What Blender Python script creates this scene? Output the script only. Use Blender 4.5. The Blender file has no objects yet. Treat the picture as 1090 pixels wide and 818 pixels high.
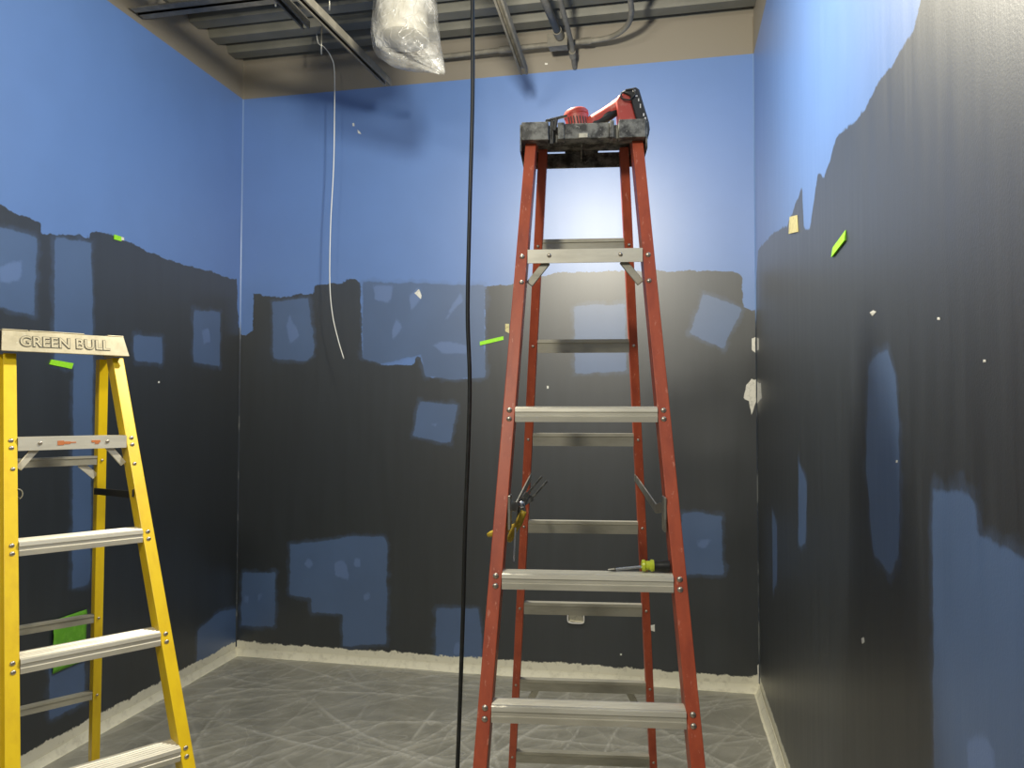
import bpy, bmesh, math, random
import numpy as np
from mathutils import Vector, Matrix
from mathutils import noise as mnoise

random.seed(7)
SC = bpy.context.scene
COL = SC.collection

# ------------------------------------------------------------------ camera, exposure, lights
F_PX, YAW, PITCH, ROLL, CAM_H = 807.9, 0.20387, 0.03376, 0.00107, 1.625
cam_data = bpy.data.cameras.new('camera')
cam = bpy.data.objects.new('camera', cam_data)
COL.objects.link(cam)
cam_data.sensor_fit = 'HORIZONTAL'
cam_data.sensor_width = 36.0
cam_data.lens = F_PX / 1090.0 * 36.0
cam_data.clip_start = 0.02
cy, sy, cp, sp = math.cos(YAW), math.sin(YAW), math.cos(PITCH), math.sin(PITCH)
fwd = Vector((-sy * cp, cy * cp, sp))
rgt = Vector((cy, sy, 0))
upv = rgt.cross(fwd)
r2 = math.cos(ROLL) * rgt + math.sin(ROLL) * upv
u2 = -math.sin(ROLL) * rgt + math.cos(ROLL) * upv
cam.matrix_world = Matrix(((r2.x, u2.x, -fwd.x, 0), (r2.y, u2.y, -fwd.y, 0), (r2.z, u2.z, -fwd.z, CAM_H), (0, 0, 0, 1)))
SC.camera = cam

vs = SC.view_settings
vs.view_transform = 'Standard'
vs.look = 'None'
vs.gamma = 1.0
vs.use_curve_mapping = False
vs.exposure = 0.17

world = bpy.data.worlds.new('world')
SC.world = world
world.use_nodes = True
world.node_tree.nodes['Background'].inputs[0].default_value = (0.75, 0.8, 0.9, 1)
world.node_tree.nodes['Background'].inputs[1].default_value = 0.02


def lamp(name, loc, power, color, radius):
    d = bpy.data.lights.new(name, 'POINT')
    d.energy = power
    d.color = color
    d.shadow_soft_size = radius
    o = bpy.data.objects.new(name, d)
    o.location = loc
    COL.objects.link(o)
    return o


lamp('ceiling_lamp_near_ladder', (-0.59, 2.38, 3.19), 182, (1.0, 0.935, 0.77), 0.07)
lamp('ceiling_lamp_behind', (-0.85, -0.50, 3.25), 138, (1.0, 0.94, 0.78), 0.14)

# ------------------------------------------------------------------ room numbers
D, XL, XR, YB = 4.5915, -2.8075, 0.4999, -2.4
Z_TAUPE, Z_DECK = 3.7205, 3.95

# paint outlines on the walls in metres: (distance along wall, height)
PAINT = {
 'back': {
  'dark': [
   [(-2.95,-0.373),(-2.95,2.121),(-2.763,2.12),(-2.715,2.157),(-2.719,2.403),(-2.657,2.401),(-2.643,2.375),(-2.439,2.369),(-2.432,2.388),(-2.272,2.383),(-2.272,2.439),(-2.068,2.451),(-2.055,2.475),(-1.977,2.472),(-1.95,2.428),(-1.934,1.965),(-1.818,1.963),(-1.805,1.915),(-1.59,1.907),(-1.574,1.966),(-1.54,1.96),(-1.508,1.834),(-1.354,1.833),(-1.329,1.815),(-1.123,1.831),(-1.124,2.396),(-0.95,2.396),(-0.831,2.427),(-0.667,2.468),(-0.206,2.463),(0.211,2.448),(0.402,2.427),(0.423,2.39),(0.432,2.23),(0.49,2.201),(0.537,2.2),(0.525,-0.107)],
  ],
  'touch': [
   [(-2.574,2.338),(-2.318,2.36),(-2.307,2.279),(-2.268,2.04),(-2.274,1.988),(-2.323,1.941),(-2.562,1.961)],
   [(-1.545,1.68),(-1.301,1.652),(-1.346,1.41),(-1.59,1.459)],
   [(-0.564,2.257),(-0.257,2.26),(-0.247,1.858),(-0.559,1.844)],
   [(0.199,2.309),(0.422,2.22),(0.314,1.98),(0.122,2.077)],
   [(0.066,1.015),(0.147,1.028),(0.296,1.005),(0.303,0.67),(0.075,0.66)],
   [(-2.429,0.742),(-2.202,0.769),(-1.991,0.815),(-1.78,0.818),(-1.755,0.761),(-1.76,0.141),(-2.053,0.111),(-2.055,0.313),(-2.263,0.314),(-2.277,0.404),(-2.425,0.417)],
   [(-2.768,0.545),(-2.531,0.555),(-2.533,0.205),(-2.773,0.2)],
   [(-1.433,0.383),(-1.161,0.397),(-1.137,0.238),(-1.136,0.066),(-1.432,0.052)],
   [(-1.938,2.452),(-1.124,2.402),(-1.123,1.825),(-1.329,1.815),(-1.508,1.834),(-1.54,1.972),(-1.805,1.915),(-1.933,1.953)],
  ],
  'light': [
   [(-2.451,2.264),(-2.382,2.113),(-2.442,2.052),(-2.47,2.171)],
   [(-1.866,2.426),(-1.726,2.421),(-1.75,2.307),(-1.853,2.334)],
   [(-1.617,2.351),(-1.555,2.404),(-1.536,2.331),(-1.604,2.261)],
   [(-1.355,2.254),(-1.282,2.359),(-1.264,2.311),(-1.38,2.183)],
   [(-1.736,2.131),(-1.699,2.221),(-1.673,2.154),(-1.729,2.065)],
   [(-1.472,2.042),(-1.355,2.058),(-1.238,2.027),(-1.238,1.979),(-1.404,1.982)],
   [(-2.325,0.625),(-2.299,0.662),(-2.259,0.628),(-2.292,0.59)],
   [(-2.116,0.64),(-2.051,0.66),(-2.025,0.614),(-2.018,0.524),(-2.109,0.562)],
   [(-1.974,0.67),(-1.936,0.671),(-1.935,0.617),(-1.98,0.621)],
   [(-1.915,0.452),(-1.877,0.46),(-1.87,0.412),(-1.914,0.404)],
   [(0.151,0.865),(0.236,0.868),(0.209,0.818),(0.167,0.822)],
   [(-1.469,1.543),(-1.426,1.538),(-1.438,1.52),(-1.463,1.526)],
   [(-2.752,0.398),(-2.711,0.406),(-2.724,0.344),(-2.752,0.355)],
   [(-2.657,0.403),(-2.617,0.423),(-2.643,0.361)],
   [(-1.311,0.175),(-1.274,0.189),(-1.274,0.109),(-1.31,0.112)],
  ],
  'white': [
   [(-2.018,3.499),(-2.005,3.498),(-2.001,3.476),(-2.015,3.477)],
   [(-1.982,3.453),(-1.965,3.439),(-1.955,3.42),(-1.978,3.428)],
   [(0.473,2.043),(0.494,2.048),(0.493,1.955),(0.472,1.972)],  # this mark and the next: corner spackle with its glare painted white
   [(0.439,1.77),(0.47,1.808),(0.496,1.802),(0.495,1.672),(0.468,1.595),(0.454,1.672),(0.422,1.693)],
   [(-0.116,0.354),(-0.089,0.361),(-0.089,0.318),(-0.122,0.327)],
   [(-1.586,2.368),(-1.555,2.392),(-1.536,2.349),(-1.542,2.325)],
   [(0.486,0.166),(0.502,0.183),(0.501,0.06),(0.49,0.065)],
   [(-0.732,1.771),(-0.72,1.771),(-0.72,1.753),(-0.732,1.753)],
   [(-0.293,0.179),(-0.282,0.179),(-0.282,0.168),(-0.293,0.167)],
   [(-0.743,3.78),(-0.725,3.778),(-0.725,3.767),(-0.743,3.768)],
  ],
 },
 'left': {
  'dark': [
   [(4.726,-0.429),(4.666,2.122),(4.631,2.131),(4.568,2.184),(4.543,2.486),(4.267,2.487),(3.871,2.482),(3.653,2.497),(3.533,2.514),(3.4,2.523),(3.234,2.508),(3.226,2.474),(3.106,2.465),(3.014,2.44),(2.943,2.432),(2.938,2.483),(2.762,2.488),(2.737,2.505),(2.584,2.513),(2.722,-2.45)],
  ],
  'touch': [
   [(2.587,2.413),(2.721,2.41),(2.919,2.405),(2.908,2.052),(2.731,2.059),(2.596,2.064)],
   [(3.02,2.432),(3.25,2.453),(3.274,1.839),(3.1,1.82),(3.032,1.847)],
   [(3.146,1.855),(3.273,1.863),(3.284,0.761),(3.169,0.764)],
   [(3.036,0.459),(3.255,0.434),(3.262,0.191),(3.044,0.191)],
   [(3.56,2.025),(3.799,2.034),(3.795,1.885),(3.571,1.881)],
   [(4.081,2.225),(4.361,2.25),(4.36,1.9),(4.089,1.908)],
   [(4.172,0.286),(4.401,0.334),(4.663,0.297),(4.669,0.027),(4.162,0.058)],
  ],
  'light': [
   [(2.726,2.232),(2.838,2.291),(2.831,2.197),(2.766,2.167),(2.728,2.172)],
   [(4.168,2.109),(4.236,2.128),(4.258,2.048),(4.19,2.03)],
  ],
  'white': [
   [(3.454,2.53),(3.476,2.53),(3.476,2.515),(3.455,2.51)],
   [(3.765,1.782),(3.781,1.783),(3.781,1.772),(3.765,1.772)],
  ],
 },
 'right': {
  'dark': [
   [(5.092,-0.537),(4.686,2.219),(4.465,2.532),(3.802,2.481),(3.392,2.414),(3.025,2.47),(2.985,2.303),(2.871,2.276),(2.71,2.426),(2.595,2.383),(2.421,2.449),(2.115,2.402),(1.937,2.416),(1.806,2.406),(1.69,2.412),(1.63,2.447),(1.524,2.47),(1.273,2.492),(0.929,2.491),(1.066,-0.588)],
  ],
  'touch': [
   [(2.076,1.742),(1.986,1.764),(1.905,1.762),(1.848,1.703),(1.826,1.597),(1.841,1.304),(1.911,1.244),(2.058,1.265),(2.12,1.471)],
   [(3.173,1.42),(2.99,1.352),(3.036,1.123),(3.197,1.087)],
   [(3.977,1.128),(3.813,1.074),(3.834,0.803),(3.973,0.726)],
   [(1.612,1.471),(1.479,1.483),(1.404,1.479),(1.399,1.419),(1.304,1.417),(1.229,1.412),(1.075,1.411),(0.989,1.138),(1.656,0.412)],
  ],
  'light': [
   [(1.457,1.054),(1.395,1.096),(1.347,1.093),(1.35,1.041),(1.461,0.989)],
  ],
  'white': [
   [(2.059,1.872),(2.023,1.874),(1.997,1.866),(2.033,1.859)],
   [(1.568,1.801),(1.553,1.799),(1.553,1.794),(1.568,1.796)],
   [(2.195,1.015),(2.165,1.029),(2.156,1.017),(2.186,1.003)],
   [(1.358,1.707),(1.346,1.706),(1.347,1.702),(1.358,1.702)],
   [(1.852,1.512),(1.837,1.513),(1.838,1.507),(1.852,1.506)],
   [(4.555,2.039),(4.463,2.03),(4.468,1.962),(4.561,1.969)],  # last two marks: glare on the corner spackle, put in as white
   [(4.576,1.791),(4.395,1.774),(4.358,1.69),(4.588,1.661)],
  ],
 },
}

# ------------------------------------------------------------------ helpers
def tag(o, label=None, cat=None, group=None, kind=None):
    if label: o['label'] = label
    if cat: o['category'] = cat
    if group: o['group'] = group
    if kind: o['kind'] = kind
    return o


def empty(name, loc=(0, 0, 0), rz=0.0):
    o = bpy.data.objects.new(name, None)
    o.location = loc
    o.rotation_euler = (0, 0, rz)
    o.empty_display_size = 0.1
    COL.objects.link(o)
    return o


class MB:
    def __init__(self):
        self.v, self.f, self.mi = [], [], []
        self.cur = 0

    def quadbox(self, pts):
        b = len(self.v)
        self.v += [tuple(p) for p in pts]
        for f in ((0, 3, 2, 1), (4, 5, 6, 7), (0, 1, 5, 4), (1, 2, 6, 5), (2, 3, 7, 6), (3, 0, 4, 7)):
            self.f.append(tuple(b + i for i in f)); self.mi.append(self.cur)

    def box(self, x0, x1, y0, y1, z0, z1):
        self.quadbox([(x0, y0, z0), (x1, y0, z0), (x1, y1, z0), (x0, y1, z0), (x0, y0, z1), (x1, y0, z1), (x1, y1, z1), (x0, y1, z1)])

    def bar(self, a, b, w, h, up=(0, 0, 1)):
        a, b = Vector(a), Vector(b)
        d = (b - a).normalized()
        s = d.cross(Vector(up))
        if s.length < 1e-4: s = d.cross(Vector((1, 0, 0)))
        s.normalize()
        u = s.cross(d)
        P = []
        for c in (a, b):
            for i, j in ((-1, -1), (1, -1), (1, 1), (-1, 1)):
                P.append(c + s * i * w / 2 + u * j * h / 2)
        self.quadbox(P)

    def loft(self, rings, cap=True, closed=True):
        n = len(rings[0]); b = len(self.v)
        for r in rings: self.v += [tuple(p) for p in r]
        for k in range(len(rings) - 1):
            for i in range(n if closed else n - 1):
                j = (i + 1) % n
                self.f.append((b + k * n + i, b + k * n + j, b + (k + 1) * n + j, b + (k + 1) * n + i)); self.mi.append(self.cur)
        if cap and closed:
            self.f.append(tuple(b + i for i in reversed(range(n)))); self.mi.append(self.cur)
            self.f.append(tuple(b + (len(rings) - 1) * n + i for i in range(n))); self.mi.append(self.cur)

    def tube(self, pts, r, n=10, rs=None, sy_=1.0):
        pts = [Vector(p) for p in pts]
        rings = []
        pu = None
        for i, p in enumerate(pts):
            d = (pts[min(i + 1, len(pts) - 1)] - pts[max(i - 1, 0)]).normalized()
            if pu is None:
                pu = d.orthogonal().normalized()
                if abs(d.z) < .9: pu = (Vector((0, 0, 1)) - d * d.z).normalized()
            else:
                pu = (pu - d * pu.dot(d)).normalized()
            s = d.cross(pu)
            rr = rs[i] if rs else r
            rings.append([p + (pu * math.cos(a) * sy_ + s * math.sin(a)) * rr for a in [2 * math.pi * k / n for k in range(n)]])
        self.loft(rings)

    def lathe(self, c, axis, prof, n=24):
        """prof = [(distance along axis, radius)]"""
        ax = Vector(axis).normalized(); u = ax.orthogonal().normalized(); s = ax.cross(u); c = Vector(c)
        self.loft([[c + ax * h + (u * math.cos(2 * math.pi * k / n) + s * math.sin(2 * math.pi * k / n)) * r for k in range(n)] for h, r in prof])

    def prism(self, poly, f0, f1):
        """poly of 2D points; f0/f1 map a 2D point to 3D for the two ends"""
        self.loft([[f0(p) for p in poly], [f1(p) for p in poly]])

    def build(self, name, mat, parent=None, smooth=False, bevel=0.0, loc=None):
        me = bpy.data.meshes.new(name)
        me.from_pydata([tuple(v) for v in self.v], [], self.f)
        mats = mat if isinstance(mat, (list, tuple)) else [mat]
        for m in mats: me.materials.append(m)
        me.polygons.foreach_set('material_index', self.mi)
        bm = bmesh.new(); bm.from_mesh(me)
        bmesh.ops.recalc_face_normals(bm, faces=bm.faces)
        bm.to_mesh(me); bm.free()
        o = bpy.data.objects.new(name, me)
        COL.objects.link(o)
        if parent is not None: o.parent = parent
        if loc is not None: o.location = loc
        if smooth:
            for p in me.polygons: p.use_smooth = True
            if smooth != 'all':
                try: me.set_sharp_from_angle(angle=math.radians(38))
                except Exception: pass
        if bevel > 0:
            m = o.modifiers.new('bevel', 'BEVEL'); m.width = bevel; m.segments = 2; m.limit_method = 'ANGLE'
            m.angle_limit = math.radians(40)
        return o


def smooth_path(pts, n=8):
    """Catmull-Rom through pts"""
    P = [Vector(p) for p in pts]
    P = [P[0] * 2 - P[1]] + P + [P[-1] * 2 - P[-2]]
    out = []
    for i in range(1, len(P) - 2):
        for k in range(n):
            t = k / n
            a, b, c, d = P[i - 1], P[i], P[i + 1], P[i + 2]
            out.append(0.5 * ((2 * b) + (c - a) * t + (2 * a - 5 * b + 4 * c - d) * t * t + (3 * b - a - 3 * c + d) * t ** 3))
    out.append(P[-2])
    return out


CORD = [(-.515, 1.95, 3.97), (-.513, 1.95, 3.2), (-0.513, 1.95, 2.731), (-0.512, 1.95, 2.474), (-0.519, 1.95, 2.169), (-0.524, 1.95, 1.891), (-0.518, 1.95, 1.715), (-0.52, 1.95, 1.566), (-0.529, 1.95, 1.318), (-0.534, 1.95, 1.096), (-0.541, 1.95, 0.876), (-0.548, 1.95, 0.686), (-0.555, 1.95, 0.488), (-.57, 1.94, .15), (-.60, 1.90, .045), (-.68, 1.82, .030), (-.80, 1.70, .030), (-1.0, 1.40, .030)]
WIRE = [(-2.16, 4.35, 4.0), (-2.143, 4.35, 3.926), (-2.105, 4.35, 3.898), (-2.06, 4.35, 3.834), (-2.034, 4.35, 3.737), (-2.031, 4.35, 3.416), (-2.034, 4.35, 3.12), (-2.05, 4.35, 2.768), (-2.052, 4.35, 2.416), (-2.032, 4.35, 2.211), (-1.993, 4.35, 2.054), (-1.955, 4.35, 1.937)]
TAPES = [
 ('painter_tape', [(XL, 3.400, 2.528), (XL, 3.454, 2.530), (XL, 3.455, 2.505), (XL, 3.400, 2.503)], (1, 0, 0), 'green_tape', 'small green tape square at the dark paint edge high on the left wall', 'tape'),
 ('painter_tape', [(XL, 3.009, 1.855), (XL, 3.146, 1.846), (XL, 3.135, 1.818), (XL, 2.999, 1.832)], (1, 0, 0), 'green_tape', 'green tape strip on the left wall just under the yellow ladder top', 'tape'),
 ('painter_tape', [(-1.153, D, 2.049), (-1.003, D, 2.081), (-1.003, D, 2.058), (-1.153, D, 2.025)], (0, -1, 0), 'green_tape', 'slanted green tape strip on the back wall left of the orange ladder', 'tape'),
 ('masking_tape', [(-.991, D, 2.157), (-.968, D, 2.157), (-.967, D, 2.098), (-.991, D, 2.110)], (0, -1, 0), 'tan_tape', 'tiny tan tape scrap on the back wall beside the orange ladder rail', 'tape'),
 ('painter_tape', [(XR, 2.483, 2.097), (XR, 2.481, 2.126), (XR, 2.303, 2.140), (XR, 2.305, 2.110)], (-1, 0, 0), 'green_tape', 'slanted green tape strip on the right wall', 'tape'),
 ('masking_tape', [(XR, 3.319, 2.361), (XR, 3.314, 2.431), (XR, 3.128, 2.392), (XR, 3.110, 2.321)], (-1, 0, 0), 'tan_tape', 'torn tan masking tape scrap on the right wall at the edge of the blue paint', 'tape'),
]
GREEN = (3.051, 3.254, .400, .400, .645, .645)
CHANNELS = [
 ('strut_channel', -.672, 1.2, -.771, 4.05, 3.470, .041, 'grey ceiling channel ending above the orange ladder'),
 ('strut_channel', -1.726, 1.2, -1.560, 4.04, 3.470, .041, 'long grey ceiling channel between the plastic bag and white cable'),
 ('strut_channel', -1.757, 1.2, -1.759, 3.435, 3.520, .041, 'short grey ceiling channel above the white cable'),
]
PIPES = [
 ('conduit', smooth_path([(-1.55, 4.47, 3.822), (-1.37, 4.47, 3.822), (-.82, 4.45, 3.822), (-.45, 4.45, 3.822), (-.31, 4.42, 3.822), (-.22, 4.31, 3.822), (-.19, 4.16, 3.822), (-.19, 4.0, 3.822), (-.20, 2.6, 3.822)], 6), .0155, 'long grey conduit running below the deck and bending forward at the right', 'conduit',
  (((-1.0, 4.457, 3.822), (-.93, 4.454, 3.822), .021), ((-.50, 4.45, 3.822), (-.44, 4.449, 3.822), .020))),
 ('conduit', [(-.72, 2.5, 3.81), (-.66, 3.6, 3.81), (-.64, 3.9, 3.81), (-.613, 4.345, 3.81)], .022, 'thick grey conduit ending at the junction box', 'conduit',
  (((-.62, 4.26, 3.81), (-.613, 4.335, 3.81), .028),)),
 ('conduit', smooth_path([(-.55, 2.5, 3.785), (-.55, 3.6, 3.785), (-.55, 3.93, 3.785), (-.55, 4.33, 3.785), (-.553, 4.47, 3.755), (-.555, 4.55, 3.735), (-.555, 4.588, 3.730)], 5), .0145, 'thin grey conduit dipping over the cross pipe down to the back wall', 'conduit',
  (((-.553, 4.44, 3.762), (-.554, 4.49, 3.750), .020),)),
]
JBOX = ((-.630, 4.388, 3.80), (.056, .036, .036))
JY = 3.52
RODS = [(-.731, 2.90, 3.513, 'threaded rod holding the channel above the orange ladder'), (-1.627, 2.90, 3.513, 'threaded rod holding the long channel beside the bagged light'), (-1.7588, 2.60, 3.563, 'threaded rod holding the short channel'), (-2.02, 3.60, 3.75, 'threaded rod hanging beside the upper left joist'), (-1.80, 3.78, 3.80, 'threaded rod hanging just left of the long channel'), (-2.05, 4.20, 3.775, 'threaded rod beside the bend of the white cable')]
BAG_XY = (-1.240, 3.42)


# ------------------------------------------------------------------ materials
class NT:
    def __init__(self, name):
        self.m = bpy.data.materials.new(name); self.m.use_nodes = True
        self.t = self.m.node_tree; self.b = self.t.nodes['Principled BSDF']; self.out = self.t.nodes['Material Output']

    def n(self, typ, **kw):
        nd = self.t.nodes.new(typ)
        for k, v in kw.items():
            if k.startswith('i_'): nd.inputs[k[2:].replace('_', ' ')].default_value = v
            else: setattr(nd, k, v)
        return nd

    def l(self, a, b): self.t.links.new(a, b)

    def math(self, op, a, b=None, clamp=False):
        nd = self.t.nodes.new('ShaderNodeMath'); nd.operation = op; nd.use_clamp = clamp
        for i, x in enumerate((a, b)):
            if x is None: continue
            if isinstance(x, (int, float)): nd.inputs[i].default_value = x
            else: self.l(x, nd.inputs[i])
        return nd.outputs[0]

    def mix(self, fac, a, b):
        nd = self.t.nodes.new('ShaderNodeMix'); nd.data_type = 'RGBA'
        if isinstance(fac, (int, float)): nd.inputs[0].default_value = fac
        else: self.l(fac, nd.inputs[0])
        for i, x in ((6, a), (7, b)):
            if isinstance(x, (tuple, list)): nd.inputs[i].default_value = (*x, 1)
            else: self.l(x, nd.inputs[i])
        return nd.outputs[2]

    def coord(self, scale=(1, 1, 1)):
        tc = self.t.nodes.new('ShaderNodeTexCoord'); mp = self.t.nodes.new('ShaderNodeMapping')
        mp.inputs['Scale'].default_value = scale; self.l(tc.outputs['Object'], mp.inputs[0]); return mp.outputs[0]

    def noise(self, vec, scale, detail=3, rough=.5):
        nd = self.t.nodes.new('ShaderNodeTexNoise'); nd.inputs['Scale'].default_value = scale
        nd.inputs['Detail'].default_value = detail; nd.inputs['Roughness'].default_value = rough
        self.l(vec, nd.inputs['Vector']); return nd.outputs[0]

    def remap(self, v, a, b, c=0.0, d=1.0):
        nd = self.t.nodes.new('ShaderNodeMapRange')
        for i, x in enumerate((a, b, c, d)): nd.inputs[i + 1].default_value = x
        self.l(v, nd.inputs[0]); return nd.outputs[0]

    def bump(self, h, strength=.3, dist=.002):
        nd = self.t.nodes.new('ShaderNodeBump'); nd.inputs['Strength'].default_value = strength; nd.inputs['Distance'].default_value = dist
        self.l(h, nd.inputs['Height']); self.l(nd.outputs[0], self.b.inputs['Normal'])


def simple(name, col, rough=.5, metal=0.0, col2=None, nscale=20, wear=(.5, .7), stretch=(1, 1, 1), bump=0.0, spec=.5, rough2=None, col3=None):
    k = NT(name)
    k.b.inputs['Roughness'].default_value = rough; k.b.inputs['Metallic'].default_value = metal
    k.b.inputs['Specular IOR Level'].default_value = spec
    k.b.inputs['Base Color'].default_value = (*col, 1)
    v = k.coord(stretch)
    nz = k.noise(v, nscale, 5, .6)
    if col2:
        m = k.remap(nz, *wear)
        c = k.mix(m, col, col2)
        if col3:
            c = k.mix(k.remap(k.noise(v, nscale * 3.1, 4, .65), .62, .68), c, col3)
        k.l(c, k.b.inputs['Base Color'])
    if rough2 is not None:
        k.l(k.remap(nz, .35, .65, rough, rough2), k.b.inputs['Roughness'])
    if bump: k.bump(nz, bump, .002)
    return k.m


def paint_wall(name, streak=0.0):
    k = NT(name)
    v = k.coord()
    tc = k.t.nodes.new('ShaderNodeTexCoord'); sep = k.t.nodes.new('ShaderNodeSeparateXYZ'); k.l(tc.outputs['Object'], sep.inputs[0])
    z = sep.outputs['Z']

    def attr(n):
        a = k.t.nodes.new('ShaderNodeAttribute'); a.attribute_name = n; return a.outputs['Fac']
    n1 = k.math('MULTIPLY', k.math('SUBTRACT', k.noise(v, 14, 4, .6), .5), .045)
    n2 = k.math('MULTIPLY', k.math('SUBTRACT', k.noise(v, 70, 3, .6), .5), .014)
    nn = k.math('ADD', n1, n2)
    cloud = k.noise(v, 3.0, 4, .55)
    vs_ = k.coord((9, 9, .7))
    strk = k.noise(vs_, 2.2, 4, .6)
    blue = k.mix(k.remap(cloud, .35, .65), C_BLUE, tuple(c * 1.06 for c in C_BLUE))
    dark = k.mix(k.remap(strk, .35, .7), C_DARK, tuple(c * 1.35 for c in C_DARK))
    touch = k.mix(k.remap(cloud, .3, .7), C_TOUCH, tuple(c * 1.18 for c in C_TOUCH))
    md = k.remap(k.math('ADD', attr('dark'), nn), -.002, .003)
    c = k.mix(md, blue, dark)
    # a wider half-covering coat around touch-up patches, then the patch itself
    nt = k.math('MULTIPLY', nn, .7)
    mt = k.remap(k.math('ADD', attr('touch'), nt), -.004, .004)
    halo = k.math('MULTIPLY', k.remap(k.math('ADD', attr('touch'), k.math('MULTIPLY', n1, 2.0)), -.028, -.005), .28)
    c = k.mix(halo, c, touch); c = k.mix(mt, c, touch)
    ml = k.math('MULTIPLY', k.remap(k.math('ADD', attr('light'), nt), -.006, .006), .55)
    c = k.mix(ml, c, C_LIGHT)
    # taupe strip above the blue, bare cream strip at the foot
    zt = k.remap(k.math('ADD', z, k.math('MULTIPLY', n2, .25)), Z_TAUPE - .001, Z_TAUPE + .001)
    c = k.mix(zt, c, C_TAUPE)
    zb = k.remap(k.math('ADD', z, k.math('ADD', k.math('MULTIPLY', n1, 1.1), k.math('MULTIPLY', n2, 1.6))), .098, .092)
    cream = k.mix(k.remap(k.noise(v, 25, 4, .6), .55, .75), (.80, .77, .63), (.58, .55, .44))
    c = k.mix(zb, c, cream)
    k.l(c, k.b.inputs['Base Color'])
    rr = k.remap(strk, .3, .7, ROUGH_WALL - .005 - streak * .07, ROUGH_WALL + .005 + streak * .07)
    k.l(k.math('ADD', rr, k.math('MULTIPLY', zt, .25)), k.b.inputs['Roughness'])
    k.b.inputs['Specular IOR Level'].default_value = SPEC_WALL
    k.b.inputs['Coat Weight'].default_value = .6; k.b.inputs['Coat Roughness'].default_value = .45
    h = k.math('ADD', k.noise(k.coord(), 160, 3, .6), k.math('MULTIPLY', strk, streak * 2.4))
    k.bump(h, .20 + streak * .3, .0012)
    return k.m


C_BLUE = (.098, .198, .470)
C_DARK = (.0135, .0180, .0235)
C_TOUCH = (.058, .108, .225)
C_LIGHT = (.130, .215, .450)
C_TAUPE = (.200, .175, .135)
ROUGH_WALL, SPEC_WALL = .44, 1.0

M = {}
M['wall_back'] = paint_wall('painted_wall_back')
M['wall_right'] = paint_wall('painted_wall_side', .5)
M['plaster_and_glare'] = simple('white_plaster_and_glare', (.75, .74, .68), .6, col2=(.5, .5, .45), nscale=60, bump=.4)  # plaster specks; for the corner marks the white also holds painted glare
M['deck'] = simple('grey_painted_deck', (.120, .120, .100), .6, col2=(.155, .15, .125), nscale=6, wear=(.4, .7), bump=.1)
M['grey_metal'] = simple('grey_painted_metal', (.15, .14, .115), .6, col2=(.22, .205, .17), nscale=18, wear=(.45, .7), spec=.3)
M['plain'] = simple('pale_wall', (.30, .31, .32), .7)
M['red_rail'] = simple('orange_fibreglass', (.52, .098, .040), .42, col2=(.38, .065, .03), nscale=30, wear=(.4, .7), stretch=(1, 1, .3), col3=(.62, .22, .14), bump=.12)
M['yellow_rail'] = simple('yellow_fibreglass', (.86, .60, .012), .35, col2=(.74, .48, .012), nscale=22, wear=(.45, .75), stretch=(1, 1, .25), bump=.06)
M['alu'] = simple('scuffed_aluminium', (.78, .745, .63), .40, .35, col2=(.58, .55, .46), nscale=16, wear=(.4, .7), stretch=(.3, 1.5, 1.5), rough2=.5, col3=(.72, .70, .64), bump=.08)
M['alu_dull'] = simple('dull_aluminium', (.46, .44, .36), .42, .45, col2=(.33, .315, .255), nscale=18, wear=(.4, .7), stretch=(.4, 1.5, 1.5), rough2=.55, bump=.08)
M['alu_cap'] = simple('tan_cast_aluminium', (.60, .53, .36), .42, .4, col2=(.42, .37, .25), nscale=18, wear=(.4, .7), rough2=.55, col3=(.60, .57, .45), bump=.15)
M['alu_letter'] = simple('dark_embossed_metal', (.17, .16, .12), .5, .4)
M['rivet'] = simple('rivet_metal', (.60, .56, .48), .35, .85, col2=(.35, .25, .18), nscale=90)
M['cap_black'] = simple('worn_black_plastic', (.035, .035, .034), .5, col2=(.26, .26, .235), nscale=34, wear=(.40, .60), col3=(.42, .41, .37), bump=.4)
M['black'] = simple('black_plastic', (.018, .018, .018), .42)
M['black_dull'] = simple('black_rubber', (.014, .016, .016), .45, col2=(.03, .03, .03), nscale=30)
M['drill_red'] = simple('red_tool_plastic', (.44, .055, .040), .42, col2=(.50, .14, .11), nscale=40, wear=(.5, .7), bump=.15)
M['mark_white'] = simple('white_print', (.75, .73, .70), .5)
M['screw_yellow'] = simple('yellow_green_resin', (.62, .72, .05), .3)
M['screw_steel'] = simple('bright_steel', (.62, .65, .72), .22, 1.0)
M['plier_steel'] = simple('dark_steel', (.13, .13, .12), .3, .9, col2=(.35, .33, .30), nscale=60)
M['plier_yellow'] = simple('yellow_grip', (.52, .37, .035), .4, col2=(.36, .25, .03), nscale=40)
M['galv'] = simple('galvanised_metal', (.50, .48, .40), .35, .8, col2=(.30, .29, .25), nscale=40)
M['green_tape'] = simple('bright_green_tape', (.36, .86, .03), .55, col2=(.28, .72, .03), nscale=50, bump=.2)
M['green_sheet'] = simple('green_masking_film', (.14, .42, .03), .45, col2=(.22, .55, .05), nscale=26, bump=.8)
M['tan_tape'] = simple('tan_masking_tape', (.62, .56, .28), .6, col2=(.42, .36, .16), nscale=50, bump=.5)
M['cream'] = simple('cream_masking_paper', (.82, .79, .64), .65, col2=(.66, .63, .50), nscale=22, wear=(.5, .7), bump=.3)
M['white_cable'] = simple('white_cable', (.80, .80, .74), .4)
M['orange_mark'] = simple('orange_sticker_rest', (.60, .20, .07), .6)
M['fixture'] = simple('cream_fixture', (.27, .26, .225), .4)
M['conc'] = simple('concrete', (.22, .21, .19), .7, col2=(.28, .27, .25), nscale=5)


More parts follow.
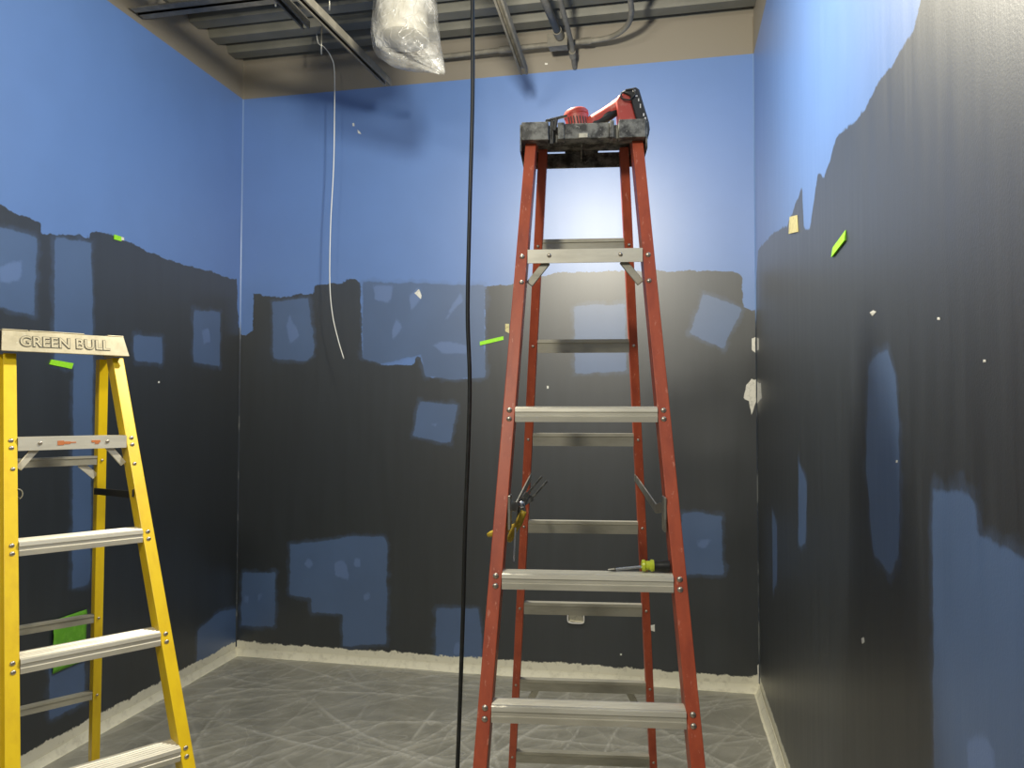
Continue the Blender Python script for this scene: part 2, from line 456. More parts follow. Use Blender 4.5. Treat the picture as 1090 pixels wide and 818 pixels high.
# ------------------------------------------------------------------ setting
def sdf(pts, polys):
    """signed distance (positive inside) of N points to the union of polygons"""
    best = np.full(len(pts), -9.0)
    for P in polys:
        P = np.array(P); n = len(P)
        d2 = np.full(len(pts), 1e9); ins = np.zeros(len(pts), bool)
        for i in range(n):
            a, b = P[i], P[(i + 1) % n]
            e = b - a; w = pts - a
            t = np.clip((w @ e) / max(e @ e, 1e-12), 0, 1)
            d2 = np.minimum(d2, ((w - t[:, None] * e) ** 2).sum(1))
            c = (a[1] > pts[:, 1]) != (b[1] > pts[:, 1])
            with np.errstate(divide='ignore', invalid='ignore'):
                xi = (b[0] - a[0]) * (pts[:, 1] - a[1]) / (b[1] - a[1] if b[1] != a[1] else 1e-9) + a[0]
            ins ^= c & (pts[:, 0] < xi)
        s = np.sqrt(d2); s[~ins] *= -1
        best = np.maximum(best, s)
    return best


def wall(name, u0, u1, to3, nrm, paint, mat):
    st = .02; nu = int((u1 - u0) / st) + 1; nz = int(4.06 / st) + 1
    us = np.linspace(u0, u1, nu); zs = np.linspace(0, 4.06, nz)
    U, Z = np.meshgrid(us, zs)
    P2 = np.stack([U.ravel(), Z.ravel()], 1)
    verts = [to3(u, z) for u, z in P2]
    faces = []
    for j in range(nz - 1):
        for i in range(nu - 1):
            a = j * nu + i
            faces.append((a, a + 1, a + nu + 1, a + nu))
    nb = len(verts)
    extra = []
    nv = Vector(nrm)
    for P in paint['white']:
        c = np.mean(P, axis=0)
        m = 12; ring = []
        Pn = [Vector((p[0], p[1])) for p in P]
        # smooth ragged blob through the outline
        pts = [(Pn[i].lerp(Pn[(i + 1) % len(Pn)], t)) for i in range(len(Pn)) for t in (0, .34, .67)]
        b = len(verts)
        verts.append(tuple(Vector(to3(c[0], c[1])) + nv * .0015))
        for p in pts:
            q = Vector((c[0], c[1])).lerp(p, random.uniform(.90, 1.03))
            verts.append(tuple(Vector(to3(q.x, q.y)) + nv * .0008))
        for i in range(len(pts)):
            extra.append((b, b + 1 + i, b + 1 + (i + 1) % len(pts)))
    me = bpy.data.meshes.new(name)
    me.from_pydata(verts, [], faces + extra)
    me.materials.append(mat); me.materials.append(M['plaster_and_glare'])
    for p in me.polygons[len(faces):]: p.material_index = 1
    pad = len(verts) - nb
    for k in ('dark', 'touch', 'light'):
        s = sdf(P2, paint[k]) if paint[k] else np.full(nb, -9.0)
        at = me.attributes.new(k, 'FLOAT', 'POINT')
        at.data.foreach_set('value', np.concatenate([s, np.full(pad, -9.0)]).astype(np.float32))
    o = bpy.data.objects.new(name, me); COL.objects.link(o)
    o['kind'] = 'structure'
    return o


PAINT['left']['dark'][0][-1:] = [(-3.0, 2.50), (-3.0, -1.0), (4.8, -1.0)]
PAINT['right']['dark'][0][-2:] = [(-3.0, 2.47), (-3.0, -1.0), (5.0, -1.0)]
PAINT['left']['dark'][0][0:1] = []
wall('wall_back', XL, XR, lambda u, z: (u, D, z), (0, -1, 0), PAINT['back'], M['wall_back'])
wall('wall_left', YB, D, lambda u, z: (XL, u, z), (1, 0, 0), PAINT['left'], M['wall_back'])
wall('wall_right', YB, D, lambda u, z: (XR, u, z), (-1, 0, 0), PAINT['right'], M['wall_right'])
m = MB(); m.box(XL, XR, YB - .1, YB, 0, 4.06); m.build('wall_front', M['plain'])['kind'] = 'structure'
m = MB(); m.box(XL - .1, XR + .1, YB - .1, D + .1, -.1, 0); m.build('floor', M['conc'])['kind'] = 'structure'

# corrugated deck: flutes run from side wall to side wall
m = MB(); prof = []
pitch = .203; y = YB - .1
while y < D + .12:
    prof += [(y, 3.95), (y + .085, 3.95), (y + .115, 4.025), (y + .173, 4.025)]
    y += pitch
off = (D - .06) - (prof[-4][0])     # keep a lower flute against the back wall
low = [(a, b) for a, b in prof]
rings = [[(x, a, b) for a, b in low] for x in (XL - .05, XR + .05)]
m.loft(rings, closed=False)
deck = m.build('ceiling', M['deck']); deck['kind'] = 'structure'
sm = deck.modifiers.new('t', 'SOLIDIFY'); sm.thickness = .02; sm.offset = 1

# bare strips at the foot of each wall, over them the folded masking paper
for nm, a, b, n_ in (('baseboard_back', (XL, D), (XR, D), (0, -1)), ('baseboard_left', (XL, YB), (XL, D), (1, 0)), ('baseboard_right', (XR, YB), (XR, D), (-1, 0))):
    m = MB(); L = math.dist(a, b); n = int(L / .06); R_ = []
    for i in range(n + 1):
        t = i / n; x = a[0] + (b[0] - a[0]) * t; yy = a[1] + (b[1] - a[1]) * t
        w = mnoise.noise(Vector((x * 2.3, yy * 2.3, 1.7))) * .012; h = .050 + mnoise.noise(Vector((x * 3, yy * 3, 9))) * .010
        pr = [(.002, .008), (.004, h), (.008, h + .001), (.012, .03), (.026 + w * .5, .010), (.060 + w, .0085), (.060 + w, .006), (.02, .007)]
        R_.append([(x + n_[0] * p, yy + n_[1] * p, q) for p, q in pr])
    m.loft(R_)
    m.build(nm, M['cream'], smooth=True)['kind'] = 'structure'


# caulk beads in the two far corners, the corner highlight painted in as lighter colour
k = NT('corner_caulk_highlight')
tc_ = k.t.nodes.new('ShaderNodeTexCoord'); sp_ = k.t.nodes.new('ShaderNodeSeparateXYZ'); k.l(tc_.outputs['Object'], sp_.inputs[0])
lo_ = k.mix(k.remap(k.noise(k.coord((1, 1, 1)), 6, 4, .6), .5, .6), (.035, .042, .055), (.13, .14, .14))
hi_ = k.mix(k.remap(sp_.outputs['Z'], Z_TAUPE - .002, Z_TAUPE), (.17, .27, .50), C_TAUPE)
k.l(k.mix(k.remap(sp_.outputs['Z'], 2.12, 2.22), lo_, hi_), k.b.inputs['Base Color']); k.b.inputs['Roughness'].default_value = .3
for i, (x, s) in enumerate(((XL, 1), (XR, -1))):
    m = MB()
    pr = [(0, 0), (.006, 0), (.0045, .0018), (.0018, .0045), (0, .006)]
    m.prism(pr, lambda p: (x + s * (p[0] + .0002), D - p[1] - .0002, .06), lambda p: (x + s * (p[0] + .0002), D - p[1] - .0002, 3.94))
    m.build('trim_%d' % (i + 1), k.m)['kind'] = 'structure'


# drop sheet: thin plastic film, creased
def crease_field(X, Y):
    rng = np.random.RandomState(5)
    Z = np.zeros_like(X); C = np.zeros_like(X)
    for i in range(520):
        cx, cyy = rng.uniform(XL, XR), rng.uniform(.3, D)
        a = rng.normal(.6, .75) if rng.rand() < .7 else rng.uniform(0, math.pi)
        L = rng.uniform(.12, .9); w = rng.uniform(.004, .010); h = rng.uniform(.003, .010)
        dx, dy = X - cx, Y - cyy
        s = dx * math.cos(a) + dy * math.sin(a); t = -dx * math.sin(a) + dy * math.cos(a)
        t = t + rng.uniform(-.35, .35) * s * s
        g = np.exp(-np.abs(t) / w) * np.exp(-(s / L) ** 4)
        Z += h * g; C = np.maximum(C, g * h / .010)
    Z += .003 * np.sin(X * 3.1 + 1.3 * np.sin(Y * 2.2)) * np.sin(Y * 2.7 + X)
    return Z, C


def floor_sheet():
    x0, x1, y0, y1 = XL + .035, XR - .035, .2, D - .035
    st = .009; nx = int((x1 - x0) / st); ny = int((y1 - y0) / st)
    X, Y = np.meshgrid(np.linspace(x0, x1, nx), np.linspace(y0, y1, ny))
    cz, cc = crease_field(X, Y)
    Z = .0115 + np.clip(cz, -.003, .0085)
    edge = np.minimum.reduce([X - x0, x1 - X, Y - y0, y1 - Y])
    Z = .0095 + (Z - .0095) * np.clip(edge / .08, .1, 1)
    vs_ = np.stack([X.ravel(), Y.ravel(), Z.ravel()], 1)
    m = MB(); m.v = [tuple(v) for v in vs_]
    for j in range(ny - 1):
        for i in range(nx - 1):
            a = j * nx + i; m.f.append((a, a + 1, a + nx + 1, a + nx)); m.mi.append(0)
    k = NT('drop_sheet_film')
    v = k.coord(); w = k.coord((1, 1, 1))
    n1 = k.noise(v, 7, 5, .6)
    c = k.mix(k.remap(n1, .35, .65), (.27, .262, .220), (.36, .35, .30))
    # whitish stress lines of folded film
    wv = k.n('ShaderNodeTexVoronoi'); wv.feature = 'DISTANCE_TO_EDGE'; wv.inputs['Scale'].default_value = 2.6
    add = k.n('ShaderNodeVectorMath'); add.operation = 'ADD'
    nz = k.n('ShaderNodeTexNoise'); nz.inputs['Scale'].default_value = 2.2; nz.inputs['Detail'].default_value = 3; k.l(v, nz.inputs['Vector'])
    k.l(v, add.inputs[0]); k.l(nz.outputs[1], add.inputs[1]); k.l(add.outputs[0], wv.inputs['Vector'])
    at_ = k.t.nodes.new('ShaderNodeAttribute'); at_.attribute_name = 'crease'
    ln = k.math('ADD', k.math('MULTIPLY', k.math('MULTIPLY', k.remap(wv.outputs['Distance'], .018, .0), k.remap(k.noise(v, 3.3, 2), .40, .62)), .5), k.remap(at_.outputs['Fac'], .12, .8), clamp=True)
    c = k.mix(k.math('MULTIPLY', ln, .75), c, (.62, .61, .55))
    k.l(c, k.b.inputs['Base Color'])
    k.b.inputs['Roughness'].default_value = .33
    k.b.inputs['Specular IOR Level'].default_value = .6
    k.bump(k.math('ADD', k.noise(v, 28, 5, .65), k.math('MULTIPLY', ln, .8)), .55, .006)
    o = m.build('drop_sheet', k.m, smooth='all')
    o.data.attributes.new('crease', 'FLOAT', 'POINT').data.foreach_set('value', cc.ravel().astype(np.float32))
    tag(o, 'thin wrinkled grey plastic drop sheet covering the whole floor', 'drop sheet')


floor_sheet()

# ------------------------------------------------------------------ ladders
def build_ladder(P):
    root = empty('step_ladder', (P['x'], P['y'], 0), P['th'])
    ZC = P['zc']
    zf = .0215

    def fo(z): return P['wf'] + P['cf'] * (ZC - z)
    def fv(z): return -(.05 + P['kf'] * (ZC - z))
    def ro(z): return P['wr'] + P['cr'] * (ZC - z)
    def rv(z): return .05 + P['kr'] * (ZC - z)
    P['fo'], P['fv'], P['ro'], P['rv'] = fo, fv, ro, rv
    fl, wb = P['fl'], .0045
    zt = ZC - .018
    for s in (-1, 1):
        for front in (True, False):
            dep = P['fd'] if front else P['rd']
            ou, ov = (fo, fv) if front else (ro, rv)
            f_ = fl if front else P['rfl']

            def sec(z):
                U, V = ou(z), ov(z)
                q = [(U, V), (U, V + wb), (U - f_ + wb, V + wb), (U - f_ + wb, V + dep - wb), (U, V + dep - wb), (U, V + dep), (U - f_, V + dep), (U - f_, V)]
                return [(s * a, b, z) for a, b in q]
            m = MB(); m.loft([sec(zf + .02), sec(zt - .01)])
            rail = m.build('rail', P['rail'], root, bevel=.0018)
            # plastic foot
            m = MB(); U, V = ou(zf), ov(zf)
            a, b = sorted((s * (U + .004), s * (U - f_ - .004)))
            m.box(a, b, V - .006, V + dep + .006, 0, .05)
            m.build('foot', M['black_dull'], rail, bevel=.004, loc=(0, 0, zf))
            P.setdefault('rails', {})[(s, front)] = rail

    def rivet(parent, u, v, z, r=.0068, n=(0, -1, 0)):
        m = MB(); m.lathe((0, 0, 0), n, [(-.001, r), (.001, r), (.0028, r * .85), (.004, r * .5), (.0045, r * .08)], 12)
        m.build('rivet', M['rivet'], parent, smooth='all', loc=(u, v, z))

    # treads
    for i, z in enumerate(P['steps']):
        w = fo(z) - fl - .001; V = fv(z)
        hh = P['face']; top = z + P['top']; dp = P['tread']
        pr = [(V - .004, top - hh), (V - .006, top - hh * .62), (V - .003, top - hh * .58), (V - .003, top - hh * .34), (V - .006, top - hh * .30), (V - .004, top - .002), (V, top)]
        nr = 5
        for k in range(nr):
            a = V + .006 + k * (dp - .012) / nr; st_ = (dp - .012) / nr
            pr += [(a, top), (a + .002, top + .0022), (a + st_ * .45, top + .0022), (a + st_ * .45 + .002, top)]
        pr += [(V + dp, top), (V + dp, top - .024), (V + dp - .003, top - .024), (V + dp - .003, top - .003), (V, top - .003), (V, top - hh)]
        if i == 0 and P['flat_top']:
            pr = [(V - .004, top - hh), (V - .004, top), (V + dp, top), (V + dp, top - .024), (V + dp - .003, top - .024), (V + dp - .003, top - .003), (V, top - .003), (V, top - hh)]
        m = MB(); m.prism(pr, lambda p: (-w, p[0], p[1]), lambda p: (w, p[0], p[1]))
        st = m.build('step', P['alu'], root)
        for s in (-1, 1):
            uc = s * (fo(z) - fl * .55)
            zz = top - hh * .5
            for dz in ((-.011, .011) if P['pair'] or i > 0 else (0.0,)):
                rivet(st, uc, fv(zz + dz) - .0005, zz + dz, .0072)
        if i == 0:
            for s in (-1, 1): rivet(st, s * w * .62, V - .004, top - hh * .45, .006)
            for s in (-1, 1):          # diagonal braces under the top step
                m = MB()
                a = Vector((s * w * .80, V + .012, top - hh + .004)); b = Vector((s * (w - .004), V + .012, top - hh - .055))
                a = Vector((s * w * .66, V + .014, top - hh + .006))
                m.bar(a, b, .020, .010, (0, 1, 0))
                m.build('brace', P['brace_mat'], root, bevel=.0015)
                rivet(st, s * (fo(z) - fl * .55), fv(z - .075) - .0005, z - .075, .0066)
    # rear horizontals
    for i, z in enumerate(P['rungs']):
        w = ro(z) - P['rfl'] - .001; V = rv(z); hh = P['rface']
        top = z + hh / 2; rd = P['rdep']
        pr = [(V + .004, top - hh), (V + .002, top - hh * .3), (V - .001, top - hh * .24), (V - .001, top), (V + rd, top), (V + rd, top - .016), (V + rd - .003, top - .016), (V + rd - .003, top - .003), (V + .004, top - .003), (V + .007, top - hh)]
        m = MB(); m.prism(pr, lambda p: (-w, p[0], p[1]), lambda p: (w, p[0], p[1]))
        rg = m.build('rung', P['alu2'], root)
        for s in (-1, 1): rivet(rg, s * (ro(z) - P['rfl'] * .5), rv(z) - .0005, z, .005)
        for zb in P['rbrace']:
            if abs(z - zb[0]) < .02:
                for s in (-1, 1):
                    z1 = z + zb[1]
                    m = MB(); m.bar((s * w * zb[2], V + .012, top - hh + .004), (s * (ro(z1) - P['rfl'] - .003), rv(z1) + .012, z1), .024, .006, (0, 1, 0))
                    m.build('brace', P['brace_mat'], root, bevel=.001)
    return root


RED = dict(x=-.2404, y=2.1959, th=.1227, wf=.1637, wr=.1335, cf=.056, cr=.0678, kf=.2925, kr=.3092, zc=2.44,
           fl=.031, rfl=.027, fd=.074, rd=.045, steps=[2.041, 1.614, 1.221, .943, .61, .305], rungs=[.305 * k for k in range(1, 8)],
           face=.037, top=.017, tread=.048, rface=.043, rdep=.026, flat_top=True, pair=False,
           rail=M['red_rail'], alu=M['alu'], alu2=M['alu_dull'], brace_mat=M['alu_dull'], rbrace=[(.61, -.16, .74)])
red = build_ladder(RED)
tag(red, 'tall orange fibreglass step ladder with worn black top and aluminium steps', 'ladder')
# black moulded top with tool notches and two slots in the rear skirt
m = MB()
Zt = 2.438
m.box(-.176, .172, -.045, .125, Zt - .014, Zt - .002)           # tray
m.box(-.176, -.100, -.094, -.045, Zt - .052, Zt)
m.box(-.100, -.088, -.080, -.045, Zt - .048, Zt - .006)
m.box(-.074, -.055, -.090, -.045, Zt - .050, Zt - .002)
m.box(-.088, -.074, -.062, -.045, Zt - .050, Zt - .004)
m.box(-.055, .072, -.084, -.045, Zt - .048, Zt - .004)
m.box(.072, .084, -.090, -.045, Zt - .050, Zt)
m.box(.084, .097, -.070, -.045, Zt - .046, Zt - .006)
m.box(.097, .172, -.094, -.045, Zt - .052, Zt)
m.box(-.012, .012, -.088, -.080, Zt - .046, Zt - .034)
for s, e in ((-1, .176), (1, .172)):
    a, b = sorted((s * e, s * (e + .005)))
    m.box(a, b, -.088, .125, Zt - .082, Zt - .004)
# rear skirt around the slots
zs0, zs1 = 2.418, 2.426
yb0, yb1 = .118, .126
m.box(-.176, .172, yb0, yb1, 2.372, zs0)
m.box(-.176, .172, yb0, yb1, zs1, Zt - .002)
for a, b in ((-.176, -.128), (-.056, .046), (.118, .172)): m.box(a, b, yb0, yb1, zs0, zs1)
m.box(-.008, -.004, -.06, .118, 2.39, Zt - .014)
m.build('ladder_top', M['cap_black'], red, bevel=.0022)
m = MB(); m.box(-.014, .010, -.0895, -.086, Zt - .047, Zt - .035); m.build('latch', M['galv'], red)

# spreaders: bracket on the front rail, two-link bar to the rear rail
for s in (-1, 1):
    zb = 1.37
    u = s * (RED['fo'](zb) - .033); v = RED['fv'](zb)
    m = MB()
    m.bar((u, v + .012, zb + .022), (s * .180, v + .13, zb + .002), .004, .024)
    m.bar((s * .180, v + .13, zb + .002), (s * (RED['ro'](1.34) - .031), RED['rv'](1.34) + .02, 1.395), .004, .024)
    sp_ = m.build('spreader', M['galv'], red, bevel=.001)
    m = MB(); m.box(min(u, u - s * .006), max(u, u - s * .006), v + .002, v + .05, zb - .038, zb + .045)
    m.build('bracket', M['galv'], sp_, bevel=.001)

YEL = dict(x=-2.0032, y=2.1915, th=.9642, wf=.1745, wr=.1607, cf=.051, cr=.0592, kf=.4303, kr=.2232, zc=1.83,
           fl=.036, rfl=.030, fd=.070, rd=.045, steps=[1.520, 1.222, .921, .611, .305], rungs=[1.440, 1.150, .838, .529, .23],
           face=.040, top=.018, tread=.080, rface=.032, rdep=.024, flat_top=True, pair=True,
           rail=M['yellow_rail'], alu=M['alu'], alu2=M['alu_dull'], brace_mat=M['alu'], rbrace=[(1.440, -.06, .66)])
yel = build_ladder(YEL)
tag(yel, 'yellow fibreglass step ladder with embossed tan metal top at the left edge', 'ladder')
Zt = 1.872
m = MB()
m.box(-.186, .166, -.085, .12, Zt - .010, Zt)
fr0, fr1 = -.094, -.085
m.quadbox([(-.188, fr0 - .014, Zt - .066), (.182, fr0 - .014, Zt - .066), (.182, fr1 - .010, Zt - .066), (-.188, fr1 - .010, Zt - .066),
           (-.186, fr0, Zt), (.166, fr0, Zt), (.166, fr1, Zt), (-.186, fr1, Zt)])
for a, b in ((-.187, -.180), (.162, .170)): m.box(a, b, -.085, .12, Zt - .062, Zt)
m.box(-.186, .168, .112, .12, Zt - .05, Zt)
for a, b in ((-.186, -.115), (-.112, .045), (.115, .166)): m.box(a, b, -.095, -.06, Zt, Zt + .004)
lt = m.build('ladder_top', M['alu_cap'], yel, bevel=.0018)
m = MB(); m.box(-.192, -.187, -.09, .11, Zt - .06, Zt - .002); m.build('end_cap', M['black'], yel, bevel=.001)
def lettering(off, ext, y, mat, name):
    cu = bpy.data.curves.new('lettering', 'FONT'); cu.body = 'GREEN BULL'; cu.size = .054; cu.extrude = ext
    cu.align_x = 'CENTER'; cu.align_y = 'CENTER'; cu.space_character = 1.03; cu.offset = off
    tmp = bpy.data.objects.new('lettering_source', cu); COL.objects.link(tmp)
    bpy.context.view_layer.update()
    me = bpy.data.meshes.new_from_object(tmp.evaluated_get(bpy.context.evaluated_depsgraph_get()))
    bpy.data.objects.remove(tmp)
    lo = bpy.data.objects.new(name, me); COL.objects.link(lo); me.materials.clear(); me.materials.append(mat)
    lo.parent = yel; lo.location = (-.010, y, Zt - .034); lo.rotation_euler = (math.radians(90) - .20, 0, 0)
    lo.scale = (.83, .86, 1)
    return lo


tag(lettering(.0026, .0008, -.1022, M['alu_letter'], 'lettering_outline'), 'dark outline of the embossed words GREEN BULL')
tag(lettering(.0004, .0014, -.1030, M['alu_cap'], 'lettering'), 'embossed words GREEN BULL')

# dark strap-like spreaders of the yellow ladder
for s in (-1, 1):
    u = s * (YEL['fo'](1.33) - .037); v = YEL['fv'](1.33)
    m = MB(); m.bar((u - s * .004, v + .02, 1.352), (s * .19, v + .14, 1.335), .005, .024)
    m.bar((s * .19, v + .14, 1.335), (s * (YEL['ro'](1.31) - .035), YEL['rv'](1.31) + .01, 1.325), .005, .024)
    sp_ = m.build('spreader', M['black'], yel, bevel=.001)
    for vv, zz in ((v + .03, 1.350), (v + .13, 1.336)):
        m = MB(); m.lathe((s * .19, vv, zz), (-s, 0, 0), [(-.002, .006), (.006, .006), (.008, .003)], 10); m.build('rivet', M['rivet'], sp_, smooth=True)
# sticker remains on the yellow ladder's top step
V = YEL['fv'](1.52) - .0046
for rects in (((-.048, -.030, 1.512, 1.526), (-.031, -.012, 1.515, 1.523), (-.013, .004, 1.518, 1.5215)), ((.048, .074, 1.518, 1.525), (.058, .070, 1.513, 1.5185))):
    m = MB()
    for (a, b, c, d) in rects: m.box(a, b, V - .0006, V + .0006, c, d)
    m.build('sticker_rest', M['orange_mark'], yel)
# small ring and scuffs on rail
m = MB(); m.tube([(-YEL['fo'](1.39) + .036 + .012 * math.sin(a), YEL['fv'](1.39) - .003, 1.372 + .015 * math.cos(a)) for a in [k * .35 for k in range(12)]], .0016, 6)
m.build('ring', M['alu_dull'], yel, smooth=True)


# ------------------------------------------------------------------ tools on the red ladder (placed in the ladder's own frame, rested in the room)
def on_red(u, v, z=0.0):
    c, s = math.cos(RED['th']), math.sin(RED['th'])
    return Vector((RED['x'] + c * u - s * v, RED['y'] + s * u + c * v, z))


# cordless drill
dr = empty('cordless_drill', on_red(-.014, .03, 2.4390), RED['th'])
tag(dr, 'red and black cordless drill lying on top of the orange ladder', 'drill')
ax = Vector((-.10, .25, 1)).normalized()
m = MB(); m.lathe(Vector((.002, .0, .0035)), (-.16, .05, 1), [(0, .029), (.002, .033), (.012, .034), (.034, .035), (.055, .035), (.056, .037), (.066, .037), (.072, .033), (.075, .020), (.075, .002)], 28)
body = m.build('motor_housing', M['drill_red'], dr, smooth=True)
m = MB()
for k in range(7):
    a = -2.35 + k * .26
    m.bar(Vector((-.001 + .0350 * math.cos(a), .0350 * math.sin(a), .018)), Vector((-.006 + .0352 * math.cos(a), .002 + .0352 * math.sin(a), .048)), .003, .003)
m.build('vents', M['black'], body)
m = MB(); m.lathe((0.0, .02, .032), (0, 1, 0), [(0, .029), (.05, .029), (.075, .024), (.078, .021), (.11, .021), (.125, .012), (.13, .006)], 24)
m.build('chuck', M['black'], dr, smooth=True)
hp = smooth_path([(.016, .0, .022), (.042, 0, .040), (.075, 0, .060), (.105, 0, .078), (.132, 0, .088)], 5)
n_ = len(hp)
m = MB(); m.tube(hp, .018, 16, [.023 - .003 * math.sin(math.pi * i / (n_ - 1)) + (.007 * max(0, i / (n_ - 1) - .7) * 3.3) for i in range(n_)])
m.build('handle', M['drill_red'], dr, smooth='all')
m = MB(); hq = [p + Vector((.004, -.003, -.007)) for p in hp[3:-5]]
m.tube(hq, .018, 14, [.0165 + .001 * math.sin(i) for i in range(len(hq))]); m.build('grip', M['black_dull'], dr, smooth='all')
m = MB()   # foot of the handle
m.prism([(.116, .006), (.156, .003), (.174, .012), (.158, .070), (.150, .104), (.134, .112), (.116, .108), (.108, .090), (.112, .060)], lambda p: (p[0], -.030, p[1]), lambda p: (p[0], .030, p[1]))
foot = m.build('handle_foot', M['drill_red'], dr, bevel=.005, smooth=True)
m = MB()
m.prism([(.124, .114), (.138, .122), (.166, .128), (.176, .120), (.188, .078), (.204, .022), (.206, .002), (.203, -.014), (.198, -.022), (.193, -.010), (.190, .004), (.172, .010), (.158, .066), (.150, .102)], lambda p: (p[0], -.036, p[1]), lambda p: (p[0], .036, p[1]))
bat = m.build('battery', M['black'], dr, bevel=.005, smooth=True)
m = MB()
for (a, b, c, d) in ((.156, .112, .164, .118), (.164, .098, .170, .102), (.172, .084, .175, .092), (.177, .064, .180, .076), (.186, .040, .190, .048), (.190, .028, .195, .036), (.186, .018, .194, .022)):
    m.box(min(a, c), max(a, c), -.0368, -.0355, min(b, d), max(b, d))
m.build('print', M['mark_white'], bat)
m = MB(); m.tube([(.126, -.036, .112), (.121, -.038, .098), (.130, -.0395, .090), (.148, -.0405, .086), (.164, -.0405, .104), (.158, -.0395, .120), (.136, -.037, .118)], .0028, 8); m.build('belt_hook', M['black'], dr, smooth=True)

# small black holder clip in the left notch
cl = empty('tool_clip', on_red(-.088, -.073, 2.37), RED['th'])
tag(cl, 'black folding tool stuck in the left notch of the orange ladder top', 'tool')
m = MB(); m.bar((-.004, 0, .008), (-.002, 0, .075), .014, .012); m.bar((.004, -.004, .045), (.010, -.004, .082), .012, .010)
m.build('body', M['black'], cl, bevel=.002)
m = MB(); m.quadbox([(-.022, -.006, .073), (.040, -.006, .088), (.040, .006, .088), (-.022, .006, .073), (-.020, -.006, .080), (.041, -.006, .093), (.041, .006, .093), (-.020, .006, .080)])
m.build('arm', M['black'], cl, bevel=.0015)

# wire strippers on the left spreader
ws = empty('wire_strippers', on_red(-.162, -.258, 1.342), RED['th'])
tag(ws, 'wire strippers with yellow grips hooked on the left spreader of the orange ladder', 'wire strippers')
for k, (tip, jog, end, mid) in enumerate((((.050, .012, .112), (.014, .010, .068), (-.034, -.004, -.055), (-.006, -.004, .0)), ((.064, .018, .100), (.026, .014, .056), (-.091, .012, -.042), (-.014, .008, -.016)))):
    m = MB()
    pv = Vector((-.002, 0.004 + k * .004, .040))
    m.bar(pv, Vector(jog), .004, .016, (1, 0, -1)); m.bar(Vector(jog) - Vector((.004, 0, .004)), Vector(tip), .004, .0055, (1, 0, -1))
    m.bar(pv, Vector(mid) + Vector((.008, 0, .018)), .004, .018, (1, 0, -1))
    m.build('jaw', M['plier_steel'], ws, bevel=.001)
    m = MB(); pth = smooth_path([Vector(mid) + Vector((.010, 0, .024)), Vector(mid), Vector(mid).lerp(Vector(end), .5) + Vector((-.002, 0, 0)), Vector(end)], 4)
    m.tube(pth, .0085, 10, [.008, .0088, .0092, .0092, .0094, .0094, .0094, .0093, .009, .0088, .0085, .008, .005][:len(pth)])
    m.build('grip', M['plier_yellow'], ws, smooth='all')
m = MB(); m.lathe((-.002, -.002, .040), (0, -1, 0), [(0, .009), (.004, .009), (.006, .005)], 14); m.build('pivot', M['screw_steel'], ws, smooth=True)

# second tool blade hanging behind the strippers
bl = empty('steel_strip', on_red(-.180, -.30, 1.245), RED['th'])
tag(bl, 'thin steel blade hanging below the wire strippers against the orange rail', 'blade')
m = MB(); m.bar((0, 0, 0), (.004, 0, .085), .004, .010, (0, 1, 0)); m.build('blade', M['screw_steel'], bl)

# screwdriver lying on the third step
tz = 1.221 + RED['top'] + .0022
sd = empty('screwdriver', on_red(.056, RED['fv'](1.22) + .026, tz + .001), RED['th'])
tag(sd, 'screwdriver with black handle and yellow-green collar lying on the orange ladder step', 'screwdriver')
m = MB(); m.tube([(0.012, 0, .0055), (.070, 0, .012), (.08, 0, .0128)], .0032, 10); m.build('shaft', M['screw_steel'], sd, smooth=True)
m = MB(); m.tube([(-.006, 0, .0042), (.006, 0, .0052), (.013, 0, .0058)], .0036, 8, [.0022, .0042, .0042]); m.build('bit', M['plier_steel'], sd, smooth=True)
m = MB(); m.lathe((.072, 0, .0150), (1, 0, .03), [(0, .006), (.002, .0135), (.008, .0145), (.012, .011), (.020, .011), (.024, .0145), (.030, .0135)], 16)
m.build('collar', M['screw_yellow'], sd, smooth=True)
m = MB(); m.lathe((.102, 0, .0150), (1, 0, 0), [(0, .0125), (.006, .0118), (.014, .0130), (.030, .0140), (.036, .0138), (.038, .006)], 16)
m.build('handle', M['black'], sd, smooth=True)

# ------------------------------------------------------------------ hanging cables
def hanging(name, pts, r, mat, label, cat):
    m = MB(); m.tube(smooth_path(pts, 8), r, 10); o = m.build(name, mat, smooth='all'); tag(o, label, cat); return o


hanging('power_cord', CORD, .0056, M['black_dull'], 'black cord hanging from the ceiling to the floor left of the orange ladder', 'cord')
hanging('thin_cable', WIRE, .0030, M['white_cable'], 'thin white cable dangling from the ceiling in front of the back wall', 'cable')

# ------------------------------------------------------------------ tape and small things on the walls
def patch(name, pts3, nrm, mat, label, cat, group=None, th=.0012, curl=.004):
    n = Vector(nrm); m = MB()
    P = [Vector(p) for p in pts3]
    A = [p + n * .0012 for p in P]; B = [p + n * (.0012 + th + (curl if i in (0, 3) else 0)) for i, p in enumerate(P)]
    m.quadbox([*A, *B])
    o = m.build(name, mat); tag(o, label, cat, group); return o


for nm, P, n, mt, lb, ct in TAPES:
    patch(nm, P, n, M[mt], lb, ct, th=.0012)

